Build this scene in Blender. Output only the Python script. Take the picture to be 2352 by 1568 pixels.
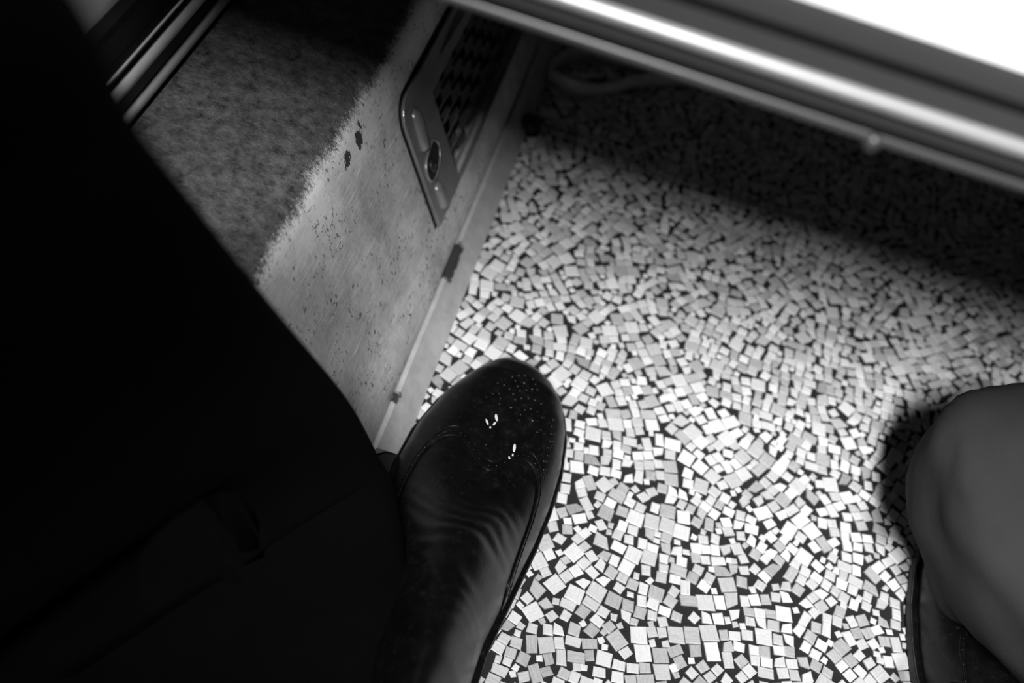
import bpy, bmesh, math, random
from mathutils import Vector, Matrix, noise

for o in list(bpy.data.objects):
    bpy.data.objects.remove(o)
C = bpy.context.scene.collection
R = math.radians

# ------------------------------------------------------------------ camera
TH, PITCH, CAMH = R(18.2), R(50.5), 0.58
cd = bpy.data.cameras.new('camera'); cam = bpy.data.objects.new('camera', cd); C.objects.link(cam)
cd.sensor_width = 36; cd.lens = 35.0
cd.clip_start = 0.01; cd.clip_end = 30
Fv = Vector((0, math.cos(PITCH), -math.sin(PITCH)))
Rv = Vector((1, 0, 0)); Uv = Vector((0, math.sin(PITCH), math.cos(PITCH)))
cx = Rv*math.cos(TH) + Uv*math.sin(TH); cy = -Rv*math.sin(TH) + Uv*math.cos(TH); cz = -Fv
M = Matrix((cx, cy, cz)).transposed().to_4x4(); M.translation = Vector((0, 0, CAMH))
cam.matrix_world = M
cd.dof.use_dof = True; cd.dof.focus_distance = 0.60; cd.dof.aperture_fstop = 4.0
bpy.context.scene.camera = cam

# ------------------------------------------------------------------ light
LP = Vector((0.0, -0.42, 1.60))
ld = bpy.data.lights.new('ceiling_lamp', 'AREA'); lo = bpy.data.objects.new('ceiling_lamp', ld); C.objects.link(lo)
lo.location = LP
aim = Vector((0.36, 0.90, 0.0))
lo.rotation_euler = (aim-LP).to_track_quat('-Z', 'Y').to_euler()
ld.shape = 'RECTANGLE'; ld.size = 0.12; ld.size_y = 0.86; ld.spread = R(50); ld.energy = 6.9
w = bpy.data.worlds.new('world'); bpy.context.scene.world = w; w.use_nodes = True
w.node_tree.nodes['Background'].inputs[0].default_value = (1, 1, 1, 1)
w.node_tree.nodes['Background'].inputs[1].default_value = 0.008
vs = bpy.context.scene.view_settings
vs.view_transform = 'Standard'; vs.look = 'None'; vs.exposure = 0.0; vs.gamma = 1.0; vs.use_curve_mapping = False

# ------------------------------------------------------------------ helpers
def link(name, me, mat=None, parent=None, smooth=False):
    o = bpy.data.objects.new(name, me); C.objects.link(o)
    if mat and not me.materials: me.materials.append(mat)
    if parent: o.parent = parent
    if smooth:
        for p in me.polygons: p.use_smooth = True
    return o
def obj(name, bm, mat=None, parent=None, smooth=False):
    me = bpy.data.meshes.new(name); bm.to_mesh(me); bm.free()
    return link(name, me, mat, parent, smooth)
def empty(name, loc=(0, 0, 0)):
    o = bpy.data.objects.new(name, None); C.objects.link(o); o.location = loc; o.empty_display_size = .05
    return o
def tag(o, label=None, cat=None, group=None, kind=None):
    if label: o['label'] = label
    if cat: o['category'] = cat
    if group: o['group'] = group
    if kind: o['kind'] = kind
    return o
def box(bm, lo_, hi_, bev=0):
    r = bmesh.ops.create_cube(bm, size=1)
    for v in r['verts']:
        v.co = Vector([lo_[i] + (v.co[i]+.5)*(hi_[i]-lo_[i]) for i in range(3)])
    if bev:
        es = list({e for v in r['verts'] for e in v.link_edges})
        bmesh.ops.bevel(bm, geom=es, offset=bev, segments=2, affect='EDGES')
def prism(bm, prof, fn, ts):
    """sweep a closed profile list (a,b); fn(a,b,t)->Vector; capped"""
    rows = [[bm.verts.new(fn(a, b, t)) for a, b in prof] for t in ts]
    n = len(prof)
    for i in range(len(rows)-1):
        for j in range(n):
            bm.faces.new((rows[i][j], rows[i][(j+1) % n], rows[i+1][(j+1) % n], rows[i+1][j]))
    bm.faces.new(rows[0][::-1]); bm.faces.new(rows[-1])
    bmesh.ops.recalc_face_normals(bm, faces=bm.faces)
def tube(bm, pts, r, seg=8):
    rings = []
    pts = [Vector(p) for p in pts]
    for i, p in enumerate(pts):
        t = (pts[min(i+1, len(pts)-1)] - pts[max(i-1, 0)]).normalized()
        a = t.orthogonal().normalized() if i == 0 else (a - t*a.dot(t)).normalized()
        b = t.cross(a)
        rr = r[i] if isinstance(r, (list, tuple)) else r
        rings.append([bm.verts.new(p + a*rr*math.cos(2*math.pi*k/seg) + b*rr*math.sin(2*math.pi*k/seg)) for k in range(seg)])
    for i in range(len(rings)-1):
        for k in range(seg):
            bm.faces.new((rings[i][k], rings[i][(k+1) % seg], rings[i+1][(k+1) % seg], rings[i+1][k]))
    bm.faces.new(rings[0][::-1]); bm.faces.new(rings[-1])
def interp(xs, ys, x):
    if x <= xs[0]: return ys[0]
    for i in range(1, len(xs)):
        if x <= xs[i]:
            t = (x-xs[i-1])/(xs[i]-xs[i-1]); return ys[i-1]*(1-t)+ys[i]*t
    return ys[-1]
def spline(pts, n):
    pts = [Vector(p) for p in pts]; P = [pts[0]*2-pts[1]] + pts + [pts[-1]*2-pts[-2]]
    out = []
    for i in range(1, len(P)-2):
        for k in range(n):
            t = k/n; a, b, c, d = P[i-1], P[i], P[i+1], P[i+2]
            out.append(.5*((2*b)+(c-a)*t+(2*a-5*b+4*c-d)*t*t+(3*b-a-3*c+d)*t**3))
    out.append(pts[-1]); return out

# ------------------------------------------------------------------ materials
class NT:
    def __init__(s, name):
        s.m = bpy.data.materials.new(name); s.m.use_nodes = True
        s.t = s.m.node_tree; s.b = s.t.nodes['Principled BSDF']
    def n(s, typ, **k):
        nd = s.t.nodes.new(typ)
        for a, v in k.items():
            if a.startswith('i_'): nd.inputs[a[2:].replace('_', ' ')].default_value = v
            else: setattr(nd, a, v)
        return nd
    def l(s, a, b): s.t.links.new(a, b)
    def math(s, op, a, b=None, c=None, clamp=False):
        nd = s.t.nodes.new('ShaderNodeMath'); nd.operation = op; nd.use_clamp = clamp
        for i, v in enumerate((a, b, c)):
            if v is None: continue
            if isinstance(v, (int, float)): nd.inputs[i].default_value = v
            else: s.l(v, nd.inputs[i])
        return nd.outputs[0]
    def noise(s, vec, scale, detail=3, rough=.55, dist=0):
        nd = s.n('ShaderNodeTexNoise'); nd.inputs['Scale'].default_value = scale
        nd.inputs['Detail'].default_value = detail; nd.inputs['Roughness'].default_value = rough
        nd.inputs['Distortion'].default_value = dist
        s.l(vec, nd.inputs['Vector']); return nd.outputs['Fac']
    def map(s, vec, scale=(1, 1, 1), rot=(0, 0, 0), loc=(0, 0, 0)):
        nd = s.n('ShaderNodeMapping'); nd.inputs['Scale'].default_value = scale
        nd.inputs['Rotation'].default_value = rot; nd.inputs['Location'].default_value = loc
        s.l(vec, nd.inputs['Vector']); return nd.outputs[0]
    def ss(s, v, a, b):
        nd = s.n('ShaderNodeMapRange', interpolation_type='SMOOTHSTEP')
        nd.inputs['From Min'].default_value = a; nd.inputs['From Max'].default_value = b
        s.l(v, nd.inputs['Value']); return nd.outputs[0]
    def grey(s, v):
        nd = s.n('ShaderNodeCombineColor'); [s.l(v, nd.inputs[i]) for i in range(3)]; return nd.outputs[0]
    def bump(s, h, strength=.3, dist=.001):
        nd = s.n('ShaderNodeBump'); nd.inputs['Strength'].default_value = strength; nd.inputs['Distance'].default_value = dist
        s.l(h, nd.inputs['Height']); s.l(nd.outputs[0], s.b.inputs['Normal'])
    def coord(s): return s.n('ShaderNodeTexCoord').outputs['Object']
def simple(name, g, rough=.5, metal=0, var=.0, scale=60, bump=0, bscale=400, spec=.5):
    N = NT(name); N.b.inputs['Roughness'].default_value = rough; N.b.inputs['Metallic'].default_value = metal
    N.b.inputs['Specular IOR Level'].default_value = spec
    co = N.coord(); v = N.noise(co, scale)
    N.l(N.grey(N.math('MULTIPLY_ADD', v, 2*var*g, g*(1-var))), N.b.inputs['Base Color'])
    if bump: N.bump(N.noise(co, bscale, 4), bump, .0008)
    return N.m

def tile_mat():
    N = NT('mosaic_stone'); uv = N.n('ShaderNodeUVMap'); uv.uv_map = 'UVMap'; u = uv.outputs[0]
    at = N.n('ShaderNodeAttribute', attribute_name='tone'); oi = N.n('ShaderNodeObjectInfo')
    st = N.noise(N.map(u, (.35, 5, 1)), 1.0, 4, .6, .4)
    cl = N.noise(u, 2.4, 3)
    g = N.math('MULTIPLY_ADD', st, .46, -.23)
    g2 = N.math('MULTIPLY_ADD', cl, .22, -.11)
    t = N.math('ADD', at.outputs['Fac'], N.math('ADD', g, g2))
    t = N.math('ADD', t, N.math('MULTIPLY_ADD', oi.outputs['Random'], .08, -.04))
    pit = N.ss(N.noise(N.map(u, (1, 1, 1), loc=(7, 3, 0)), 7.0, 2), .70, .78)
    t = N.math('SUBTRACT', t, N.math('MULTIPLY', pit, .25))
    t = N.math('MAXIMUM', t, .06)
    N.l(N.grey(t), N.b.inputs['Base Color'])
    N.b.inputs['Roughness'].default_value = .55; N.b.inputs['Specular IOR Level'].default_value = .3
    N.bump(st, .15, .0005)
    return N.m
M_TILE = tile_mat()
M_GROUT = simple('black_grout', .012, .75, 0, .6, 300, .6, 900)
M_BLACK = simple('shaded_trouser_cloth', .002, 1.0, 0, .3, 30, .3, 900, spec=.05)  # trouser cloth darkened to black, holds the shade on the left leg
M_TROUSER = simple('grey_trouser_cloth', .034, .95, 0, .3, 14, .4, 1500, spec=.1)
M_TRIM = simple('dark_trim', .010, .35, .3, .4, 60)
M_RAIL = simple('worn_chrome_rail', .80, .35, .25, .25, 45)
M_EDGE = simple('table_edge_metal', .055, .38, .3, .1, 30)
M_BEAD = simple('highlit_bead', .30, .38, .35, .06, 30)  # lighter copy of the edge metal, bead highlight put into its colour
M_GROOVE = simple('dark_groove', .008, .9, spec=.03)  # near-black colour stands in for the shade inside the grooves
M_WHITE = simple('white_laminate', .80, .45, 0, .02, 20)
M_WALL = simple('grey_wall_paint', .75, .7, 0, .1, 20)
M_DARKMETAL = simple('dark_metal', .05, .45, .6, .3, 80)
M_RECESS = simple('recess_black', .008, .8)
M_SOLE = simple('black_sole_rubber', .012, .6, 0, .4, 200)
M_SPECK = simple('dried_white_paint', .75, .7)
M_STRAP = simple('grey_strap', .85, .45, 0, .3, 60)

def leather():
    N = NT('black_leather'); co = N.coord()
    v = N.noise(co, 90, 5, .65); big = N.noise(co, 25, 3)
    dust = N.ss(N.noise(co, 160, 5, .7), .52, .75)
    g = N.math('MULTIPLY_ADD', v, .006, .001)
    g = N.math('ADD', g, N.math('MULTIPLY', N.math('MULTIPLY', dust, big), .02))
    N.l(N.grey(g), N.b.inputs['Base Color'])
    N.l(N.math('MULTIPLY_ADD', v, .25, .20), N.b.inputs['Roughness']); N.b.inputs['Specular IOR Level'].default_value = .25
    N.bump(N.noise(co, 420, 5, .6), .22, .0006)
    return N.m
M_LEATHER = leather()

def cover_mat():
    """dark enamel on the ledge worn to bright metal on the face; chips, specks, wiped scratches"""
    N = NT('worn_painted_metal'); co = N.coord()
    sep = N.n('ShaderNodeSeparateXYZ'); N.l(co, sep.inputs[0])
    y, z = sep.outputs[1], sep.outputs[2]
    n1 = N.noise(co, 70, 6, .7); n2 = N.noise(co, 14, 3)
    zz = N.math('ADD', z, N.math('MULTIPLY_ADD', n1, .007, -.0035))
    zz = N.math('ADD', zz, N.math('MULTIPLY_ADD', n2, .010, -.005))
    zz = N.math('ADD', zz, N.math('MULTIPLY_ADD', N.noise(co, 420, 4, .7), .010, -.005))
    paint = N.ss(zz, .1690, .1745)
    # metal tone
    scr = N.noise(N.map(co, (1, 9, 140), rot=(R(-38), 0, 0)), 6, 4, .7)
    cloud = N.noise(co, 22, 4, .6); fine = N.noise(co, 260, 4, .7)
    m = N.math('MULTIPLY_ADD', scr, .55, .55)
    m = N.math('ADD', m, N.math('MULTIPLY_ADD', cloud, 1.3, -.68))
    m = N.math('ADD', m, N.math('MULTIPLY_ADD', fine, .5, -.25))
    streak = N.ss(N.noise(N.map(co, (1, 5, 90), rot=(R(-38), 0, 0), loc=(.3, .2, .1)), 5, 3, .6), .60, .74)
    m = N.math('ADD', m, N.math('MULTIPLY', streak, .40))
    fold_glint = N.math('MULTIPLY', N.ss(z, .138, .162), N.math('MULTIPLY_ADD', n2, .8, .2))  # painted highlight: lightens the metal colour along the fold
    m = N.math('MINIMUM', N.math('ADD', N.math('MULTIPLY', m, .85), N.math('MULTIPLY', fold_glint, .45)), .97)
    # small dark specks
    vor = N.n('ShaderNodeTexVoronoi', feature='F1'); vor.inputs['Scale'].default_value = 190
    N.l(N.map(co, (1, 1, .7)), vor.inputs['Vector'])
    sp = N.math('MULTIPLY', N.math('SUBTRACT', 1.0, N.ss(vor.outputs['Distance'], .12, .3)), N.ss(N.noise(co, 30, 2), .50, .62))
    sp2 = N.math('MULTIPLY', N.ss(N.noise(co, 330, 3, .6), .56, .64), N.ss(N.noise(co, 45, 3, .6), .48, .60))
    sp = N.math('MAXIMUM', sp, sp2)
    # warped coordinates for individual chips
    wx = N.math('MULTIPLY_ADD', N.noise(co, 340, 4, .7), .010, -.005)
    wy = N.math('MULTIPLY_ADD', N.noise(N.map(co, loc=(1, 1, 1)), 340, 4, .7), .010, -.005)
    yw = N.math('ADD', y, wx); zw = N.math('ADD', z, wy)
    chips = [(.4624, .160, .0050, 1), (.469, .1655, .0024, 1.4), (.4425, .161, .0038, .8), (.438, .158, .0020, 1),
             (.3825, .151, .0008, .8), (.4704, .064, .0012, 1.2), (.4383, .041, .0012, 1.2)]
    acc = None
    for (a, b, r, k) in chips:
        dy = N.math('MULTIPLY', N.math('SUBTRACT', yw, a), k); dz = N.math('SUBTRACT', zw, b)
        d = N.math('SQRT', N.math('ADD', N.math('MULTIPLY', dy, dy), N.math('MULTIPLY', dz, dz)))
        c = N.ss(d, r+.0004, r-.0004)
        acc = c if acc is None else N.math('MAXIMUM', acc, c)
    dark = N.math('MAXIMUM', N.math('MULTIPLY', sp, .75), acc)
    m = N.math('MULTIPLY', N.math('MAXIMUM', m, .04), N.math('SUBTRACT', 1.0, N.math('MULTIPLY', dark, .93)))
    pt = N.math('MULTIPLY', N.math('MULTIPLY_ADD', N.noise(co, 130, 6, .8), .42, -.12, True), N.math('MULTIPLY_ADD', N.noise(co, 16, 3), 1.2, .5))
    mix = N.n('ShaderNodeMix', data_type='FLOAT'); N.l(paint, mix.inputs[0]); N.l(m, mix.inputs[2]); N.l(pt, mix.inputs[3])
    N.l(N.grey(mix.outputs[0]), N.b.inputs['Base Color'])
    bare = N.math('MULTIPLY', N.math('SUBTRACT', 1.0, paint), N.math('SUBTRACT', 1.0, dark))
    N.l(N.math('MULTIPLY', bare, .10), N.b.inputs['Metallic'])
    N.l(N.math('MULTIPLY_ADD', scr, .22, .36), N.b.inputs['Roughness'])
    hb = N.math('ADD', N.math('MULTIPLY', paint, N.math('MULTIPLY', N.noise(co, 200, 5, .75), 3.5)), N.math('MULTIPLY', fine, .25))
    hb = N.math('SUBTRACT', hb, N.math('MULTIPLY', dark, .3))
    N.bump(hb, .5, .0012)
    return N.m
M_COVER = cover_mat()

# ------------------------------------------------------------------ setting: floor, wall, trim
bm = bmesh.new(); box(bm, (-.6, -.6, -.03), (1.6, 2.2, 0))
floor = tag(obj('floor', bm, M_GROUT), 'black grout floor bed set with small pale stone mosaic pieces', kind='structure')

rnd = random.Random(11)
VAR = []
def make_tile_geo(w_, d_, tone, hgt, seed):
    r = random.Random(seed); j = lambda s: r.uniform(-s, s)
    a, b = w_/2, d_/2
    base = [(-a+j(.0004), -b+j(.0004)), (a+j(.0004), -b+j(.0004)), (a+j(.0004), b+j(.0004)), (-a+j(.0004), b+j(.0004))]
    if r.random() < .07:                                              # chipped corner
        q_ = r.randrange(4); base[q_] = (base[q_][0]*.45, base[q_][1]*.62)
    bev = .0005; vs_, uv = [], []
    tx, ty = j(.035), j(.035)
    for z, k in ((-.001, 1), (hgt-bev, 1), (hgt, 1-bev/a*1.1)):
        for (x, y) in base:
            vs_.append((x*k, y*k, z + (0 if z < 0 else x*tx+y*ty)))
    fs_ = [(8, 9, 10, 11)]
    for L_ in (0, 4):
        for i in range(4): fs_.append((L_+i, L_+(i+1) % 4, L_+4+(i+1) % 4, L_+4+i))
    ou, ov, sw = r.uniform(0, 50), r.uniform(0, 50), r.random() < .5
    for (x, y, z) in vs_: uv.append((ou+(y if sw else x)*260, ov+(x if sw else y)*260))
    return vs_, fs_, uv, tone
for i in range(48):
    if rnd.random() < .66: w_, d_ = rnd.uniform(.0060, .0080), rnd.uniform(.0060, .0078)
    elif rnd.random() < .3: w_, d_ = rnd.uniform(.0095, .0115), rnd.uniform(.0060, .0075)
    else: w_, d_ = rnd.uniform(.0095, .0122), rnd.uniform(.0092, .0112)
    q = rnd.random()
    tone = rnd.uniform(.60, .84) if q < .66 else (rnd.uniform(.44, .60) if q < .92 else rnd.uniform(.30, .46))
    VAR.append((w_, d_, tone, make_tile_geo(w_, d_, tone, rnd.uniform(.0009, .0019), i)))

X0, X1, Y0, Y1 = -.0495, .66, .06, 1.36
cell = .0125; grid = {}
placed = []
def corners(x, y, a, w_, d_):
    c, s = math.cos(a), math.sin(a)
    return [(x+c*px-s*py, y+s*px+c*py) for px, py in ((-w_/2, -d_/2), (w_/2, -d_/2), (w_/2, d_/2), (-w_/2, d_/2))]
def sat(A, B, aa, ab):
    for ang in (aa, ab):
        for ax in ((math.cos(ang), math.sin(ang)), (-math.sin(ang), math.cos(ang))):
            pa = [p[0]*ax[0]+p[1]*ax[1] for p in A]; pb = [p[0]*ax[0]+p[1]*ax[1] for p in B]
            if max(pa) <= min(pb)+.00016 or max(pb) <= min(pa)+.00016: return False
    return True
def try_place(x, y, a, v):
    w_, d_ = VAR[v][0], VAR[v][1]
    if x < X0+.003 or x > X1 or y < Y0 or y > Y1: return False
    cs = corners(x, y, a, w_, d_)
    if min(c[0] for c in cs) < X0: return False
    gx, gy = int(x/cell+100), int(y/cell+100)
    for i in (gx-1, gx, gx+1):
        for j in (gy-1, gy, gy+1):
            for q in grid.get((i, j), ()):
                P = placed[q]
                if (P[0]-x)**2+(P[1]-y)**2 < .000012: return False
                if sat(cs, P[4], a, P[2]): return False
    placed.append((x, y, a, v, cs)); grid.setdefault((gx, gy), []).append(len(placed)-1)
    return True
front = []
for k in range(60):
    if try_place(rnd.uniform(X0, X1), rnd.uniform(Y0, Y1), rnd.uniform(-.8, .8), rnd.randrange(48)): front.append(len(placed)-1)
while front:
    k = rnd.randrange(len(front)) if rnd.random() < .5 else max(0, len(front)-1-rnd.randrange(1+min(30, len(front)-1)))
    q = front[k]; front[k] = front[-1]; front.pop()
    x, y, a, v, _ = placed[q]
    for side in rnd.sample(range(4), 4):
        for tr in range(3):
            v2 = rnd.randrange(48)
            da = rnd.gauss(0, .10) if rnd.random() < .85 else rnd.gauss(0, .5)
            a2 = a+da + (math.pi/2 if rnd.random() < .3 else 0)
            ext = (VAR[v][0], VAR[v][1])[side % 2]/2
            sw = abs(math.sin(a2-a)) > .7
            e2 = (VAR[v2][1] if sw else VAR[v2][0], VAR[v2][0] if sw else VAR[v2][1])[side % 2]/2
            off = ext+e2+rnd.uniform(.0002, .0008)+abs(math.sin(da))*.003
            dirn = a+side*math.pi/2; sh = rnd.uniform(-.0015, .0015)
            nx = x+math.cos(dirn)*off-math.sin(dirn)*sh; ny = y+math.sin(dirn)*off+math.cos(dirn)*sh
            if try_place(nx, ny, a2, v2): front.append(len(placed)-1); break
while len(VAR) < 60:     # slivers and crumbs for the pockets
    w_, d_ = rnd.uniform(.0034, .0058), rnd.uniform(.0032, .0052); tone = rnd.uniform(.45, .85)
    VAR.append((w_, d_, tone, make_tile_geo(w_, d_, tone, rnd.uniform(.0009, .0016), len(VAR))))
small = [i for i in range(48) if VAR[i][0]*VAR[i][1] < .000054]; crumb = list(range(48, 60))
free = []
for i in range(int((X1-X0)/.003)):
    for j in range(int((Y1-Y0)/.003)):
        x, y = X0+.0015+i*.003, Y0+.0015+j*.003; gx, gy = int(x/cell+100), int(y/cell+100); best = (1, 0)
        for a_ in (gx-1, gx, gx+1):
            for b_ in (gy-1, gy, gy+1):
                for q in grid.get((a_, b_), ()):
                    P = placed[q]; dx, dy = x-P[0], y-P[1]; c, s_ = math.cos(P[2]), math.sin(P[2])
                    d = max(abs(dx*c+dy*s_)-VAR[P[3]][0]/2, abs(-dx*s_+dy*c)-VAR[P[3]][1]/2)
                    if d < best[0]: best = (d, P[2])
        if best[0] > .0006: free.append((best[0], x, y, best[1]))
free.sort(reverse=True)
for d, x, y, a in free:
    if rnd.random() < (.12 if d > .0022 else .45): continue
    for tr in range(7):
        if try_place(x+rnd.gauss(0, .0008), y+rnd.gauss(0, .0008), a+rnd.gauss(0, .15), rnd.choice(small if (tr < 2 and d > .0022) else crumb)): break

def vis_size(P):
    d = Vector((P[0], P[1], -CAMH)); z = d.dot(Fv); u_ = d.dot(cx)/z*2287; v_ = d.dot(cy)/z*2287
    if abs(u_) > 1176 or abs(v_) > 784: return 0
    if P[0] < .052 and P[1] < .45: return 0          # under the left shoe
    if P[0] > .26 and P[1] < .5 and P[0]*.6+.15 > P[1]*.75: return 0   # behind the right leg
    w_, d_ = VAR[P[3]][0], VAR[P[3]][1]
    return w_*d_/z**3
order = sorted(range(len(placed)), key=lambda i: -vis_size(placed[i]))
single = set(order[:296])
tile_me = []
def fill_tone(me, tones):
    at = me.attributes.new('tone', 'FLOAT', 'POINT'); at.data.foreach_set('value', tones)
for i, (w_, d_, tone, (vs_, fs_, uv, tn)) in enumerate(VAR):
    me = bpy.data.meshes.new('tile'); me.from_pydata(vs_, [], fs_)
    ul = me.uv_layers.new(name='UVMap')
    for l in me.loops: ul.data[l.index].uv = uv[l.vertex_index]
    fill_tone(me, [tn]*len(vs_)); me.materials.append(M_TILE); tile_me.append(me)
VV, FF, UU, TT = [], [], [], []
for i, P in enumerate(placed):
    if i in single:
        o = bpy.data.objects.new('tile', tile_me[P[3]]); C.objects.link(o)
        o.location = (P[0], P[1], 0); o.rotation_euler = (0, 0, P[2]); o.parent = floor
        continue
    vs_, fs_, uv, tn = VAR[P[3]][3]; n0 = len(VV); c, s = math.cos(P[2]), math.sin(P[2])
    jt = rnd.uniform(-.06, .06); ju = rnd.uniform(0, 30)
    for (x, y, z), (a, b) in zip(vs_, uv):
        VV.append((P[0]+c*x-s*y, P[1]+s*x+c*y, z)); UU.append((a+ju, b-ju)); TT.append(tn+jt)
    for f in fs_: FF.append(tuple(n0+k for k in f))
me = bpy.data.meshes.new('mosaic_pieces'); me.from_pydata(VV, [], FF)
ul = me.uv_layers.new(name='UVMap'); lv = [0]*len(me.loops); me.loops.foreach_get('vertex_index', lv)
ul.data.foreach_set('uv', [c for k in lv for c in UU[k]])
fill_tone(me, TT)
tag(link('mosaic_pieces', me, M_TILE, floor), kind='stuff')
print('tiles', len(placed))

bm = bmesh.new(); box(bm, (-.30, -.5, 0), (-.245, 1.9, 1.3))
tag(obj('wall_left', bm, M_WALL), 'plain grey painted wall above the ribbed metal trim', kind='structure')
# ribbed trim running along the wall just above the ledge
prof = [(-.245, .1890), (-.2360, .1890), (-.2360, .2265), (-.2340, .2280), (-.2340, .2330), (-.2360, .2345), (-.2365, .2500), (-.2380, .2530), (-.245, .2535)]
bm = bmesh.new(); prism(bm, prof, lambda a, b, t: Vector((a, t, b)), (.05, .5, 1.0, 1.6))
trim = tag(obj('trim_1', bm, M_TRIM), 'dark trim strip with two bright chrome rails along the grey wall', kind='structure')
for zc, hw, dp in ((.2180, .0052, .0040), (.1960, .0048, .0026), (.2305, .0010, .0009)):
    x0_ = -.2362 if hw > .002 else -.2342
    bm = bmesh.new()
    prism(bm, [(x0_, zc+hw)] + [(x0_+dp*math.sin(math.pi*k/10), zc+hw*math.cos(math.pi*k/10)) for k in range(1, 10)] + [(x0_, zc-hw)],
          lambda a, b, t: Vector((a, t, b)), [.05+k*.0155 for k in range(101)])
    o = obj('rail', bm, M_RAIL, trim, True)

# ------------------------------------------------------------------ heater cover
ANG = R(24.4); SD = Vector((-math.sin(ANG), 0, math.cos(ANG))); ND = Vector((math.cos(ANG), 0, math.sin(ANG)))
P0 = Vector((-.065, 0, .018))
def FC(y, s, h=0): return P0 + SD*s + ND*h + Vector((0, y, 0))
cover = empty('heater_cover', (-.12, .9, 0))
tag(cover, 'low worn metal heater cover with dark ledge and grilled vent along the wall', 'heater cover')
YA, YB = .200, 1.55
pr = []
for s, h in ((-.004, -.006), (0, -.001), (.004, .0012), (.012, .0022), (.022, .0022), (.030, .0012), (.036, 0)):
    p = FC(0, s, h); pr.append((p.x, p.z))
for k in range(1, 13):
    p = FC(0, .036+(.160-.036)*k/12); pr.append((p.x, p.z))
cen = FC(0, .160) - ND*.024
a0, a1 = ANG, R(86)
for k in range(1, 13):
    a = a0+(a1-a0)*k/12; pr.append((cen.x+.024*math.cos(a), cen.z+.024*math.sin(a)))
lx, lz = pr[-1]
for k in range(1, 6): pr.append((lx+(-.243-lx)*k/5, lz+(.1890-lz)*k/5))
pr.append((-.243, .003)); pr.append((-.066, .003))
bm = bmesh.new(); ys = [YA+(YB-YA)*k/40 for k in range(41)]
prism(bm, pr, lambda a, b, t: Vector((a, t, b)), ys)
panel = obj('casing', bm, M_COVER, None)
bm = bmesh.new()
GY0, GY1, GS0, GS1 = .5735, .965, .0375, .1155
v8 = [bm.verts.new(FC(y, s, h)) for h in (-.022, .02) for y, s in ((GY0, GS0), (GY1, GS0), (GY1, GS1), (GY0, GS1))]
for f in ((0, 1, 2, 3), (7, 6, 5, 4), (0, 4, 5, 1), (1, 5, 6, 2), (2, 6, 7, 3), (3, 7, 4, 0)): bm.faces.new([v8[i] for i in f])
bmesh.ops.recalc_face_normals(bm, faces=bm.faces)
cut = obj('cutter', bm)
md = panel.modifiers.new('b', 'BOOLEAN'); md.operation = 'DIFFERENCE'; md.object = cut; md.solver = 'EXACT'
dg = bpy.context.evaluated_depsgraph_get(); me = bpy.data.meshes.new_from_object(panel.evaluated_get(dg))
panel.modifiers.clear(); panel.data = me
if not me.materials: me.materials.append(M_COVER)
bpy.data.objects.remove(cut)
for p in me.polygons: p.use_smooth = True
me.set_sharp_from_angle(angle=R(32))
def adopt(o, root):
    o.parent = root; o.location = o.location - root.location
    return o
adopt(panel, cover)
# skirting strip at the foot
bm = bmesh.new()
prism(bm, [(-.0475, .0005), (-.0455, .0022), (-.0610, .0205), (-.0640, .0205), (-.0655, .0185), (-.0500, .0005)], lambda a, b, t: Vector((a-(.0006 if t > .35 else .001), t, b)),
      [.335]+[.352+(YB-.352)*k/30 for k in range(31)])
for v in bm.verts:   # dents
    v.co.x += .0006*noise.noise(v.co*25)
for v in bm.verts:
    if v.co.y < .345: v.co.y += (v.co.x+.0655)*1.5
def strip_mat():
    N = NT('brushed_strip_metal'); co = N.coord(); sep = N.n('ShaderNodeSeparateXYZ'); N.l(co, sep.inputs[0])
    y, z = sep.outputs[1], sep.outputs[2]
    m = N.math('MULTIPLY_ADD', N.noise(co, 60, 5, .7), .55, .32)
    wv = N.math('ADD', y, N.math('MULTIPLY_ADD', N.noise(co, 200, 3), .012, -.006))
    zw = N.math('ADD', z, N.math('MULTIPLY_ADD', N.noise(co, 260, 3), .006, -.003))
    acc = None
    for y0, y1, z0 in ((.500, .540, .0165), (.380, .388, .0190)):
        c = N.math('MULTIPLY', N.math('MULTIPLY', N.ss(wv, y0-.003, y0), N.ss(wv, y1, y1-.003)), N.ss(zw, z0-.001, z0+.001))
        acc = c if acc is None else N.math('MAXIMUM', acc, c)
    m = N.math('MULTIPLY', m, N.math('SUBTRACT', 1.0, N.math('MULTIPLY', acc, .9)))
    N.l(N.grey(m), N.b.inputs['Base Color']); N.b.inputs['Roughness'].default_value = .5; N.b.inputs['Metallic'].default_value = .15
    N.bump(N.noise(co, 500, 4), .2, .0008)
    return N.m
M_STRIP = strip_mat()
strip = adopt(obj('skirting_strip', bm, M_STRIP), cover)
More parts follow.
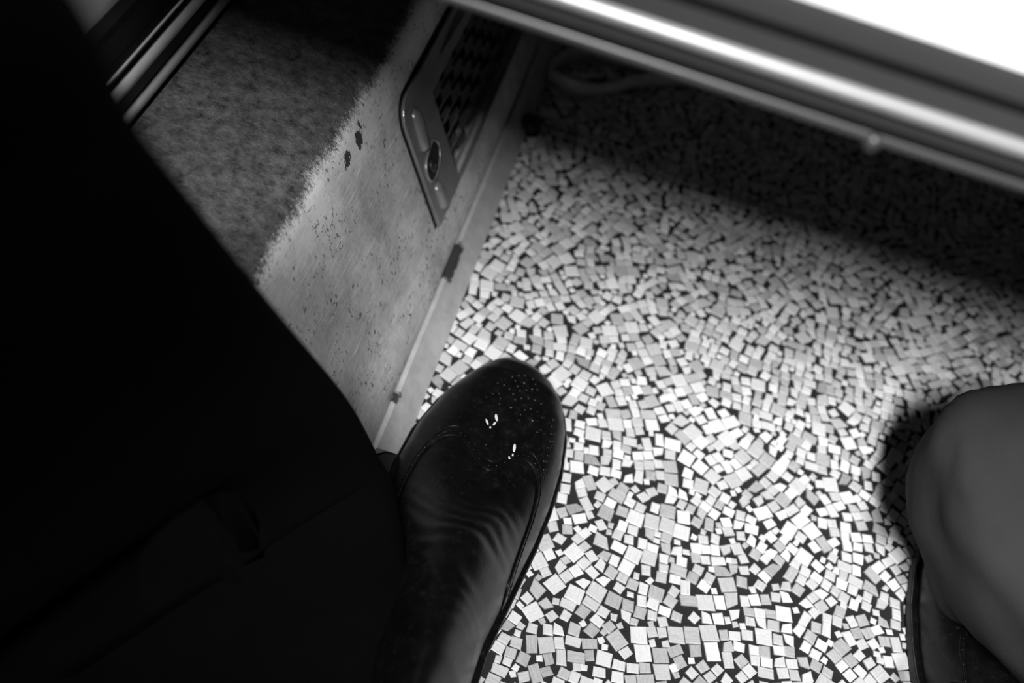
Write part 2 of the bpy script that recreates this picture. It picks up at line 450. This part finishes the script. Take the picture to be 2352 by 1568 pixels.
# vent
vent = adopt(empty('vent_cover', (0, 0, 0)), cover)
def outline(g):
    pts = [(.5185-g, .036)]
    r = .018+g
    c = (.5185+.018, .139-.018)
    for k in range(0, 9):
        a = math.pi - (math.pi/2)*k/8
        pts.append((c[0]+r*math.cos(a), c[1]+r*math.sin(a)))
    pts += [(1.0, .139+g), (1.0+g, .139), (1.0+g, .036)]
    return pts
def frame_mesh(g, h0, h1, inner):
    bm = bmesh.new(); out = outline(g)
    iy0, iy1, is0, is1 = inner
    def near(y, s): return (min(max(y, iy0), iy1), min(max(s, is0), is1))
    inn = [near(*p) for p in out]
    # explicit ring pieces so the plate surrounds the opening
    top_o = [bm.verts.new(FC(y, s, h1)) for y, s in out]; top_i = [bm.verts.new(FC(y, s, h1)) for y, s in inn]
    bot_o = [bm.verts.new(FC(y, s, h0)) for y, s in out]; bot_i = [bm.verts.new(FC(y, s, h0)) for y, s in inn]
    n = len(out)
    for i in range(n):
        j = (i+1) % n
        for q in ((top_o[i], top_o[j], top_i[j], top_i[i]), (top_o[i], bot_o[i], bot_o[j], top_o[j]), (top_i[i], top_i[j], bot_i[j], bot_i[i])):
            try: bm.faces.new(q)
            except ValueError: pass
    bmesh.ops.remove_doubles(bm, verts=bm.verts, dist=1e-6)
    bmesh.ops.recalc_face_normals(bm, faces=bm.faces)
    return bm
obj('gap_shade', frame_mesh(.0032, -.0004, .0006, (GY0, GY1, GS0, GS1)), M_RECESS, vent)  # dark sheet drawn as the shadow gap around the face plate
M_VENT = simple('dull_vent_metal', .34, .30, .45, .35, 70, .25, 300)
bm = frame_mesh(0, 0, .0028, (GY0, GY1, GS0+.0004, GS1))
pl = obj('face_plate', bm, M_VENT, vent)
mb = pl.modifiers.new('bv', 'BEVEL'); mb.width = .0008; mb.segments = 2; mb.limit_method = 'ANGLE'
# pressed beads either side of the kidney-shaped bolt hole
for (ya, sa, yb, sb, w0) in ((.5385, .126, .5350, .092, .0062), (.5355, .064, .5350, .040, .0060), (.60, .1275, .96, .1275, .004)):
    bm = bmesh.new(); N_ = 14; rows = []
    for i in range(N_+1):
        t = i/N_; y, s = ya+(yb-ya)*t, sa+(sb-sa)*t
        e = math.sqrt(max(0, 1-(2*t-1)**6)); wd = w0*e+.0002
        dy, ds = (yb-ya), (sb-sa); ln = math.hypot(dy, ds); py, ps = -ds/ln, dy/ln
        rows.append([bm.verts.new(FC(y+py*wd*math.cos(a), s+ps*wd*math.cos(a), .0026+.0042*e*math.sin(a))) for a in [math.pi*k/8 for k in range(9)]])
    for i in range(N_):
        for k in range(8): bm.faces.new((rows[i][k], rows[i][k+1], rows[i+1][k+1], rows[i+1][k]))
    bmesh.ops.recalc_face_normals(bm, faces=bm.faces)
    obj('bead', bm, M_VENT, vent, True)
bm = bmesh.new(); ring = []     # kidney recess
for k in range(24):
    a = 2*math.pi*k/24; rr = .0135*(1+.22*math.cos(2*a-.6)); ring.append((.5405+rr*.95*math.cos(a), .0795+rr*math.sin(a)*.95))
cv = bm.verts.new(FC(.5405, .0795, .0029)); top = [bm.verts.new(FC(y, s, .0031)) for y, s in ring]
for k in range(24): bm.faces.new((cv, top[k], top[(k+1) % 24]))
bmesh.ops.recalc_face_normals(bm, faces=bm.faces)
obj('bolt_recess', bm, M_DARKMETAL, vent)
bm = bmesh.new()
tube(bm, [FC(.5405+.0132*math.cos(a)*(1+.22*math.cos(2*a-.6)), .0795+.0132*math.sin(a)*(1+.22*math.cos(2*a-.6)), .0032) for a in [2*math.pi*k/24 for k in range(25)]], .0010, 6)
obj('recess_rim', bm, M_VENT, vent, True)
bm = bmesh.new()
tube(bm, [FC(.5355, .0790, .0028), FC(.5355, .0790, .0050), FC(.5355, .0790, .0058)], [.0052, .0048, .003], 12)
tube(bm, [FC(.5355, .0790, .0058), FC(.5355, .0790, .0070)], [.0020, .0016], 8)
obj('bolt', bm, M_DARKMETAL, vent, True)
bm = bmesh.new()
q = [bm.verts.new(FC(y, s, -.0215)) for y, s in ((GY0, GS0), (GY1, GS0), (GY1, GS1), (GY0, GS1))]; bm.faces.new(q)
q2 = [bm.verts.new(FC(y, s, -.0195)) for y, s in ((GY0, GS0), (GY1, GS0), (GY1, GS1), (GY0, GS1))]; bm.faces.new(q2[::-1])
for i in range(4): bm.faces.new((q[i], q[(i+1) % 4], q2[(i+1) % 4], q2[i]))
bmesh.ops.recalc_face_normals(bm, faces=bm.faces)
obj('vent_shade', bm, M_RECESS, vent)  # black sheet, the dark of the vent opening put into its colour
M_LOUVRE = simple('louvre_metal', .13, .5, .3, .3, 80)
wires = [.0460, .0580, .0700, .0820, .0940, .1055]
for s in wires:
    bm = bmesh.new(); tube(bm, [FC(GY0-.001, s, -.0012), FC((GY0+GY1)/2, s, -.0012), FC(GY1+.001, s, -.0012)], .0005, 6)
    obj('bar', bm, M_LOUVRE, vent, True)
bm = bmesh.new(); L_, W_ = .0155, .0112
v8 = []
for h in (-.0004, .0004):
    for y, s in ((-L_/2, -W_/2), (L_/2, -W_/2), (L_/2, W_/2), (-L_/2, W_/2)): v8.append(bm.verts.new((y, s, h)))
for f in ((3, 2, 1, 0), (4, 5, 6, 7), (0, 1, 5, 4), (1, 2, 6, 5), (2, 3, 7, 6), (3, 0, 4, 7)): bm.faces.new([v8[i] for i in f])
lme = bpy.data.meshes.new('louvre'); bm.to_mesh(lme); bm.free(); lme.materials.append(M_LOUVRE)
basis = Matrix((Vector((0, 1, 0)), SD, ND)).transposed().to_4x4()
edges = [.0385] + wires + [.1155]
for j in range(7):
    smid = (edges[j]+edges[j+1])/2
    for k in range(24):
        if (k+j) % 2: continue
        y = GY0+.010+k*.0162
        if y > GY1-.008: break
        o = bpy.data.objects.new('louvre', lme); C.objects.link(o)
        o.matrix_world = Matrix.Translation(FC(y, smid, -.0075)) @ basis @ Matrix.Rotation(R(6+((j*7+k*5) % 9)), 4, 'X') @ Matrix.Rotation(R(-8), 4, 'Y')
        o.parent = vent
# thin bright clip inside the grille corner
bm = bmesh.new(); tube(bm, [FC(.586, .084, -.003), FC(.585, .067, -.003), FC(.585, .060, -.003)], .0011, 6)
obj('clip', bm, M_TRIM, vent, True)
for o in [c for c in bpy.data.objects if c.parent == vent]: pass
# far foot bracket beside the strip
bm = bmesh.new()
tube(bm, [(-.046, .722, 0), (-.046, .722, .010), (-.046, .722, .014)], [.011, .010, .006], 16)
adopt(obj('foot', bm, M_DARKMETAL, None, True), cover)

# ------------------------------------------------------------------ table
tb = empty('table', (.5, .62, 0))
tag(tb, 'low table with white top and ribbed metal edge overhanging the floor, top right', 'table')
TX0, TX1, TY0, TY1 = -.238, 1.15, .302, .95
bm = bmesh.new(); box(bm, (TX0, TY0+.003, .400), (TX1, TY1, .4188), .001)
adopt(obj('table_top', bm, M_WHITE), tb)
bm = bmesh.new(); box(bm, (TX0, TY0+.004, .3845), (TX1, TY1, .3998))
adopt(obj('bounce_stop', bm, M_RECESS), tb)  # dark board added to cut light bouncing off the white underside
ep = [(0, .4190), (.0026, .4186), (.0030, .4170), (.0030, .4104), (.0022, .4098), (.0022, .4070), (.0030, .4062),
      (.0032, .4050), (.0034, .3984), (.0036, .3906), (.0034, .3866), (.0026, .3858), (.0026, .3836), (.0036, .3828), (.0042, .3818), (.0044, .3808), (.0040, .3798), (.0034, .3792), (0, .3790), (-.006, .3790), (-.006, .3834), (0, .384)]
def table_strip(name, prof, mat, par=None):
    bm = bmesh.new(); prism(bm, prof, lambda a, b, t: Vector((t, TY0+.003-a, b)), [TX0+(TX1-TX0)*k/20 for k in range(21)])
    o = adopt(obj(name, bm, mat, None, True), tb); o.data.set_sharp_from_angle(angle=R(30)); return o
table_strip('edge_band', ep, M_EDGE)
table_strip('groove_shade', [(.0018, .4104), (.00305, .4104), (.00305, .4062), (.0018, .4062)], M_GROOVE)  # dark strips fill the grooves, their shade put into the colour
table_strip('groove_shade', [(.0022, .3866), (.0035, .3866), (.0035, .3828), (.0022, .3828)], M_GROOVE)
table_strip('bead', [(.0030, .3982)] + [(.0030+.0036*math.sin(math.pi*k/12), .3950+.0032*math.cos(math.pi*k/12)) for k in range(1, 12)] + [(.0030, .3918)], M_BEAD)
bm = bmesh.new(); r_ = bmesh.ops.create_uvsphere(bm, u_segments=16, v_segments=8, radius=.0034)
for v in bm.verts: v.co = Vector((v.co.x+.097, .2995+v.co.y*.8, .3806+v.co.z))
adopt(obj('screw', bm, M_EDGE, None, True), tb)
bm = bmesh.new(); tube(bm, [(.62, .66, .012), (.62, .66, .2), (.62, .66, .385)], .028, 24)
adopt(obj('pedestal', bm, M_DARKMETAL, None, True), tb)
bm = bmesh.new(); tube(bm, [(.62, .66, .0019), (.62, .66, .008), (.62, .66, .016)], [.15, .15, .04], 40)
adopt(obj('base_plate', bm, M_DARKMETAL), tb)

# ------------------------------------------------------------------ strap loop on the floor under the table
cp = spline([(.42, 1.03, 0), (.30, .98, 0), (.17, .915, 0), (.10, .882, 0), (.040, .863, 0), (-.0097, .853, 0), (-.036, .832, 0), (-.0465, .806, 0), (-.036, .795, 0), (-.0153, .793, 0),
             (.012, .808, 0), (.0426, .836, 0), (.085, .862, 0), (.16, .897, 0), (.29, .962, 0), (.42, 1.01, 0)], 8)
bm = bmesh.new(); rows = []
for i, p in enumerate(cp):
    t = (cp[min(i+1, len(cp)-1)]-cp[max(i-1, 0)]).normalized(); n = Vector((-t.y, t.x, 0))*.0020
    z1 = .0150+.002*math.sin(i*.3)
    rows.append([bm.verts.new(p+n+Vector((0, 0, .0019))), bm.verts.new(p+n+Vector((0, 0, z1))), bm.verts.new(p-n+Vector((0, 0, z1))), bm.verts.new(p-n+Vector((0, 0, .0019)))])
for i in range(len(rows)-1):
    for k in range(4): bm.faces.new((rows[i][k], rows[i][(k+1) % 4], rows[i+1][(k+1) % 4], rows[i+1][k]))
bm.faces.new(rows[0]); bm.faces.new(rows[-1][::-1]); bmesh.ops.recalc_face_normals(bm, faces=bm.faces)
tag(obj('strap', bm, M_STRAP, None, True), 'thin dark strap doubled into a loop on the floor under the table', 'strap')

# ------------------------------------------------------------------ shoes
TS = [0, .003, .008, .016, .03, .05, .08, .11, .14, .18, .22, .26, .285, .296, .302]
MED = [0, .016, .027, .0365, .0455, .0515, .0545, .0535, .050, .043, .036, .0345, .028, .018, 0]
LAT = [0, .011, .018, .025, .034, .0445, .0535, .057, .056, .049, .041, .036, .028, .018, 0]
HT = [.004, .019, .027, .034, .040, .0440, .0470, .0510, .0580, .0720, .0860, .0960, .096, .094, .088]
def zoff(t): return .018*max(0, min(1, (t-.12)/.09))**2*(3-2*max(0, min(1, (t-.12)/.09)))
def upper(t, ph, off=0):
    ins = .0045
    tt = max(t-.004, 0)*.302/.294 if t < .15 else t
    wm, wl = interp(TS, MED, tt), interp(TS, LAT, tt)
    wm = max(wm-ins*min(1, tt/.01), .0); wl = max(wl-ins*min(1, tt/.01), .0)
    H = interp(TS, HT, t)-.012 if t > 0 else .0
    H = max(H, .001)
    c, s = math.cos(ph), math.sin(ph)
    lean = .12*max(0, min(1, (t-.12)/.15))
    k = 1-lean*s*3 if t > .12 else 1
    pw = .80 if t < .12 else .80+.25*min(1, (t-.12)/.1)
    x = (wm if c > 0 else wl)*math.copysign(abs(c)**pw, c)*max(k, .45)
    z = .012+zoff(t)+H*abs(s)**.72
    # creases across the flex line and a swell just behind the cap
    if .125 < t < .26:
        f = math.sin(math.pi*(t-.125)/.135)
        u = (t - .35*x + .1*abs(x))
        z += .0008*f*s*math.sin(u*470+8*noise.noise(Vector((x*40, t*30, 0))))*(.6+.6*noise.noise(Vector((x*60, t*25, 4))))
    g = math.exp(-((t-.128)/.014)**2-((x-.030)/.014)**2); z += .0022*g
    g = math.exp(-((t-.105)/.012)**2-((x)/.02)**2); z -= .0008*g
    return Vector((x, -t, z))
def up_off(t, ph, off):
    e = .0006
    a = upper(min(t+e, .30), ph)-upper(max(t-e, 0.0005), ph); b = upper(t, min(ph+.01, math.pi))-upper(t, max(ph-.01, 0))
    n = b.cross(a)
    if n.length < 1e-12: n = Vector((0, 1, 1))
    n.normalize()
    if n.z < -.05: n = -n
    if n.z < 0: n.z = 0; n.normalize()
    return upper(t, ph)+n*off
CE = [(-1, .205), (-.93, .165), (-.8, .135), (-.62, .108), (-.45, .098), (-.28, .099), (-.12, .108), (.02, .1205), (.08, .121), (.16, .112), (.30, .1015), (.46, .0985), (.62, .104), (.76, .119), (.87, .150), (.93, .172), (1, .205)]
def tcap(ph): return sum(interp([a for a, b in CE], [b for a, b in CE], math.cos(ph)+d) for d in (-.07, -.035, 0, .035, .07))/5
def ph_of(x, t):
    a, b = 0.0, math.pi
    for _ in range(30):
        m = (a+b)/2
        if upper(t, m).x > x: a = m
        else: b = m
    return (a+b)/2
DOTS = [(0.0046, 0.0317, 1), (0.0097, 0.0354, 2), (0.0036, 0.0376, 1), (-0.0028, 0.0452, 1), (0.0061, 0.0415, 1.3), (0.0161, 0.0393, 1.2), (0.0194, 0.0376, 1), (0.0125, 0.0423, 1.2), (0.0013, 0.0473, 1), (0.0085, 0.0455, 1), (-0.0082, 0.0558, 1), (-0.0044, 0.054, 1), (0.0048, 0.0505, 1.2), (-0.0113, 0.0604, 1), (-0.0024, 0.0578, 1), (0.0109, 0.0514, 1.2), (0.0153, 0.0496, 1), (0.0199, 0.0484, 1.2), (0.0071, 0.0546, 1.2), (0.0061, 0.0614, 2), (0.0246, 0.0491, 1), (0.0188, 0.0573, 1), (0.0154, 0.0601, 1.2), (0.0235, 0.0573, 1), (0.0279, 0.0596, 1.2), (0.0134, 0.0654, 1), (0.0133, 0.0703, 1), (-0.0019, 0.0626, 1), (0.0223, 0.0653, 1.8), (0.0271, 0.0734, 1), (-0.0022, 0.0988, 1), (-0.0073, 0.045, 1), (0.0172, 0.0336, 1), (0.0147, 0.0301, 1), (0.0087, 0.0295, 1), (0.0008, 0.0346, 1)]
def make_shoe(origin, mir, parent, specks):
    """origin = point under the toe tip; local -y runs to the heel"""
    root_off = Vector(origin)
    def W(v): return Vector((v.x*mir, v.y, v.z))
    def fin(bm, name, mat, par, smooth=True, loc=(0, 0, 0)):
        if mir < 0: bmesh.ops.reverse_faces(bm, faces=bm.faces)
        o = obj(name, bm, mat, par, smooth); o.location = loc; return o
    NU, NV = 170, 84
    tl = [.0008+(.300-.0008)*(k/NU)**1.25 for k in range(NU+1)]
    bm = bmesh.new(); rows = [[bm.verts.new(W(upper(t, math.pi*j/NV))) for j in range(NV+1)] for t in tl]
    for i in range(NU):
        for j in range(NV): bm.faces.new((rows[i][j], rows[i][j+1], rows[i+1][j+1], rows[i+1][j]))
    tip = bm.verts.new(W(Vector((0, -.0040, .012))))
    for j in range(NV): bm.faces.new((tip, rows[0][j+1], rows[0][j]))
    bm.faces.new([r for r in rows[-1]])
    bmesh.ops.recalc_face_normals(bm, faces=bm.faces); 
    if mir < 0: bmesh.ops.reverse_faces(bm, faces=bm.faces)
    shoe = fin(bm, 'shoe', M_LEATHER, parent, True, root_off)
    # wing tip cap, slightly proud, with a turned edge
    bm = bmesh.new(); NC = 70; rows = []
    for i in range(NC+3):
        row = []
        for j in range(NV+1):
            ph = math.pi*j/NV; te = tcap(ph)
            if i <= NC: f = (i/NC)**1.1; t = .0008+(te-.0008)*f; o_ = .0011 if f > .03 else .0011*f/.03
            elif i == NC+1: t = te+.0003; o_ = .0008
            else: t = te+.0004; o_ = -.0003
            # stitched groove just inside the edge
            d = te-t
            if .0062 < d < .0076: o_ -= .0005
            row.append(bm.verts.new(W(up_off(t, ph, o_))))
        rows.append(row)
    for i in range(NC+2):
        for j in range(NV): bm.faces.new((rows[i][j], rows[i][j+1], rows[i+1][j+1], rows[i+1][j]))
    bmesh.ops.recalc_face_normals(bm, faces=bm.faces)
    if mir < 0: bmesh.ops.reverse_faces(bm, faces=bm.faces)
    fin(bm, 'toe_cap', M_LEATHER, shoe)
    # raised ridge along the wing edge
    bm = bmesh.new()
    tube(bm, [W(up_off(tcap(math.pi*j/160)-.0074, math.pi*j/160, .0011)) for j in range(3, 158)], .00045, 6)
    tube(bm, [W(up_off(tcap(math.pi*j/160)+.0004, math.pi*j/160, .0006)) for j in range(3, 158)], .00055, 6)
    fin(bm, 'edge_stitching', M_LEATHER, shoe)
    # punched brogue dots
    bm = bmesh.new(); dots = list(DOTS)
    r = random.Random(5)
    for k in range(2, 44):
        ph = math.pi*k/45
        dots.append((None, ph, .7))
    for k in range(9): dots.append((.0350+.0004*k+r.uniform(-.001, .001), .056+k*.006, 1.1))
    for k in range(7): dots.append((.0385+r.uniform(-.001, .001), .066+k*.0062, .9))
    for k in range(26): dots.append((r.uniform(-.008, .034), r.uniform(.060, .096), r.uniform(.35, .6)))
    for (x, t, sz) in dots:
        if x is None: ph = t; t = tcap(ph)-.0038
        else: ph = ph_of(x, t)
        p = W(up_off(t, ph, .0011)); n = (W(up_off(t, ph, .003))-p).normalized()
        a = n.orthogonal().normalized(); b = n.cross(a); rr = .00098*sz
        ring = [[bm.verts.new(p+(a*math.cos(q)+b*math.sin(q))*rr*k_+n*h_) for q in [2*math.pi*i/8 for i in range(8)]] for k_, h_ in ((1.35, -.0002), (1.05, .0004*sz**.5), (.55, .00055*sz**.5))]
        c_ = bm.verts.new(p+n*.0002)
        for i in range(2):
            for k in range(8): bm.faces.new((ring[i][k], ring[i][(k+1) % 8], ring[i+1][(k+1) % 8], ring[i+1][k]))
        for k in range(8): bm.faces.new((ring[2][k], ring[2][(k+1) % 8], c_))
    o = obj('perforations', bm, M_LEATHER, shoe, True); o['kind'] = 'stuff'
    # welt and sole
    def outl(extra, n=90):
        pts = []
        tt = [.302*(.5-.5*math.cos(math.pi*k/n)) for k in range(n+1)]
        for t in tt: pts.append((interp(TS, MED, t), -t))
        for t in tt[::-1][1:-1]: pts.append((-interp(TS, LAT, t), -t))
        c = (0, -.15); out = []
        for i, (x, y) in enumerate(pts):
            px, py = pts[i-1]; qx, qy = pts[(i+1) % len(pts)]
            tx, ty = qx-px, qy-py; l = math.hypot(tx, ty) or 1
            out.append((x-ty/l*extra*(-1), y+tx/l*extra*(-1)) if False else (x+(-ty)/l*-extra*-1, y+tx/l*extra))
        return out
    def slab(name, levels, mat, tmin=None):
        bm = bmesh.new(); rings = []
        for extra, z in levels:
            rings.append([bm.verts.new(W(Vector((x, y, max(.0021, z+(zoff(-y) if z > .006 or tmin is None else 0)))))) for x, y in [(px*(1+extra/.055), (py+.15)*(1+extra/.15)-.15) for px, py in outl(0)] ])
        n = len(rings[0])
        for i in range(len(rings)-1):
            for k in range(n): bm.faces.new((rings[i][k], rings[i][(k+1) % n], rings[i+1][(k+1) % n], rings[i+1][k]))
        bm.faces.new(rings[0]); bm.faces.new(rings[-1])
        bmesh.ops.recalc_face_normals(bm, faces=bm.faces)
        o = obj(name, bm, mat, shoe, True); o.data.set_sharp_from_angle(angle=R(40)); return o
    slab('sole', [(-.0012, .0021), (-.0002, .0030), (0, .0060), (-.0004, .0085), (-.0016, .0092)], M_SOLE)
    slab('welt', [(-.0020, .0092), (-.0004, .0096), (-.0002, .0112), (-.0010, .0122), (-.006, .0124)], M_LEATHER)
    bm = bmesh.new()
    ring0 = [(x*.97, y) for x, y in outl(0) if y < -.215]
    lo_ = [bm.verts.new(W(Vector((x, y, .0021)))) for x, y in ring0]; hi_ = [bm.verts.new(W(Vector((x, y, .021)))) for x, y in ring0]
    n = len(ring0)
    for k in range(n): bm.faces.new((lo_[k], lo_[(k+1) % n], hi_[(k+1) % n], hi_[k]))
    bm.faces.new(lo_); bm.faces.new(hi_); bmesh.ops.recalc_face_normals(bm, faces=bm.faces)
    obj('heel', bm, M_SOLE, shoe)
    # dried paint drips
    for (x, t, L_, W_2, ang) in specks:
        bm = bmesh.new(); N_ = 16; ph0 = ph_of(x, t)
        cv = bm.verts.new(W(up_off(t, ph0, .0016))); rg = []
        for k in range(N_):
            a = 2*math.pi*k/N_; rr = 1+.25*noise.noise(Vector((math.cos(a)*2, math.sin(a)*2, x*900)))
            dx, dt = L_*math.cos(a)*rr, W_2*math.sin(a)*rr
            xx = x+dx*math.sin(ang)+dt*math.cos(ang); t2 = t+dx*math.cos(ang)-dt*math.sin(ang)
            rg.append(bm.verts.new(W(up_off(t2, ph_of(xx, t2), .0013))))
        for k in range(N_): bm.faces.new((cv, rg[k], rg[(k+1) % N_]))
        bmesh.ops.recalc_face_normals(bm, faces=bm.faces)
        o = obj('paint_speck', bm, M_SPECK, shoe, True); o['label'] = 'dried white paint speck'
    # laces over the instep
    bm = bmesh.new()
    for k in (range(1) if mir < 0 else ()):
        t = .245+k*.014
        tube(bm, [W(up_off(t, ph_of(x_, t), .0016)) for x_ in [-.014+.028*i/8 for i in range(9)]], .0016, 6)
    if mir < 0:
        obj('lace', bm, M_LEATHER, shoe, True); bm = bmesh.new()
        tube(bm, spline([W(Vector((.020, -.195, .088))), W(Vector((.045, -.178, .088))), W(Vector((.066, -.168, .086))), W(Vector((.076, -.172, .082))), W(Vector((.078, -.184, .076))), W(Vector((.060, -.20, .072)))], 6), .0017, 6)
    if mir < 0: obj('lace', bm, M_LEATHER, shoe, True)
    else: bm.free()
    return shoe
person = empty('person', (.1, -.2, 0))
tag(person, 'seated person in grey trousers and black wingtip brogue shoes, legs only', 'person')
def adoptp(o): o.parent = person; o.location = o.location - person.location; return o
s1 = make_shoe((.007, .449, 0), 1, None, [(-.0012, .0755, .0030, .0009, .35), (-.0060, .0815, .0026, .0007, .5), (-.0012, .0810, .0018, .0007, -.3), (-.003, .0850, .0008, .0006, 0),
                                           (.0155, .0945, .0034, .0009, .1), (.0158, .1005, .0016, .0005, .1), (.0142, .1035, .0012, .0006, .4)])
adoptp(s1)
s2 = make_shoe((.364, .440, 0), -1, None, [])
adoptp(s2)

# ------------------------------------------------------------------ trousers (one skin) and shaded left leg
V = [((.02, -.42, .47), .12), ((-.13, -.34, .47), .10), ((-.25, -.10, .46), .05), ((-.24, .05, .44), .045), ((-.26, .10, .40), .035), ((-.27, .12, .38), .03),
     ((.18, -.34, .47), .10), ((.36, -.10, .48), .085), ((.52, .12, .46), .085), ((.50, .36, .22), .11), ((.342, .425, .082), .150), ((.388, .275, .080), .082)]
Ed = [(0, 1), (1, 2), (2, 3), (3, 4), (4, 5), (0, 6), (6, 7), (7, 8), (8, 9), (9, 10), (10, 11)]
me = bpy.data.meshes.new('trousers'); me.from_pydata([v for v, r in V], Ed, [])
tr = link('trousers', me); sk = tr.modifiers.new('s', 'SKIN'); sk.use_smooth_shade = True
for i, (v, r) in enumerate(V): me.skin_vertices[0].data[i].radius = (r, r)
me.skin_vertices[0].data[0].use_root = True
sb = tr.modifiers.new('d', 'SUBSURF'); sb.levels = 4; sb.render_levels = 4
dg = bpy.context.evaluated_depsgraph_get(); dg.update()
me2 = bpy.data.meshes.new_from_object(tr.evaluated_get(dg)); tr.modifiers.clear(); tr.data = me2
nrm = [v.normal.copy() for v in me2.vertices]
for v, n in zip(me2.vertices, nrm):
    p = v.co
    f = noise.noise(Vector((p.x*9, p.y*9, p.z*26)))*.009 + noise.noise(Vector((p.x*22+5, p.y*30, p.z*40)))*.005
    v.co = p + n*f
    if v.co.y < .34 and v.co.z < .055: v.co.z = .055+(v.co.z-.055)*.1
    if v.co.y > .25:
        wt = 1-max(0, min(1, (v.co.x-.36)/.10)); wt *= max(0, min(1, (v.co.y-.25)/.06))
        zc = .09+.06*math.tanh((v.co.z-.09)/.06) if v.co.z > .09 else v.co.z
        v.co.z += (zc-v.co.z)*wt
        if v.co.z < .012: v.co.z = .004+.008*math.exp((v.co.z-.012)*40)
me2.materials.clear(); me2.materials.append(M_TROUSER)
for p in me2.polygons: p.use_smooth = True
adoptp(tr)

ST = [((-.078, .095, .522), .10, .045), ((-.0878, .1332, .4695), .13, .05), ((-.0946, .1561, .4236), .15, .055), ((-.1015, .1876, .3717), .17, .06), ((-.0926, .240, .2595), .18, .06),
      ((-.0688, .2764, .1599), .18, .055), ((-.0495, .2826, .1067), .18, .045), ((-.0367, .2749, .0938), .18, .04), ((-.016, .2405, .0784), .18, .035), ((.0047, .1872, .0604), .18, .03), ((.016, .12, .050), .18, .03)]
CO = Vector((0, 0, CAMH)); S = spline([s for s, a, b in ST], 6); A = []; B = []
for i in range(len(S)):
    q = i/6; A.append(interp(list(range(len(ST))), [s[1] for s in ST], q)); B.append(interp(list(range(len(ST))), [s[2] for s in ST], q))
bm = bmesh.new(); rings = []
for i, s in enumerate(S):
    k = (s-CO).normalized(); T = (S[min(i+1, len(S)-1)]-S[max(i-1, 0)]).normalized()
    lf = T.cross(k).normalized()
    if lf.dot(cx) > 0: lf = -lf
    dn = (k - T*k.dot(T)*0).normalized()
    c = s + lf*A[i]; ring = []
    for j in range(48):
        a = 2*math.pi*j/48
        ca, sa = math.cos(a), math.sin(a)
        p = c - lf*A[i]*math.copysign(abs(ca)**.7, ca) + dn*B[i]*math.copysign(abs(sa)**.8, sa)
        fold = .006*noise.noise(Vector((p.x*14, p.y*14, p.z*5)))*(1-max(0, ca))
        p = p + dn*fold
        if p.y > .19 and p.z < .193 and p.x < -.06:      # drapes over the ledge of the heater cover
            if p.x < -.115: p.z = .193
            else: p.x = max(p.x, -.060-(max(p.z, .018)-.018)*.4536+.004)
        p.z = max(p.z, .004+.001*math.sin(j)); ring.append(bm.verts.new(p))
    rings.append(ring)
for i in range(len(rings)-1):
    for k in range(48): bm.faces.new((rings[i][k], rings[i][(k+1) % 48], rings[i+1][(k+1) % 48], rings[i+1][k]))
bm.faces.new(rings[0]); bm.faces.new(rings[-1][::-1]); bmesh.ops.recalc_face_normals(bm, faces=bm.faces)
adoptp(obj('left_leg_cloth', bm, M_BLACK, None, True))['label'] = 'shaded left trouser leg, the shade put into its black colour'  # leg shade painted in as a black version of the trouser cloth
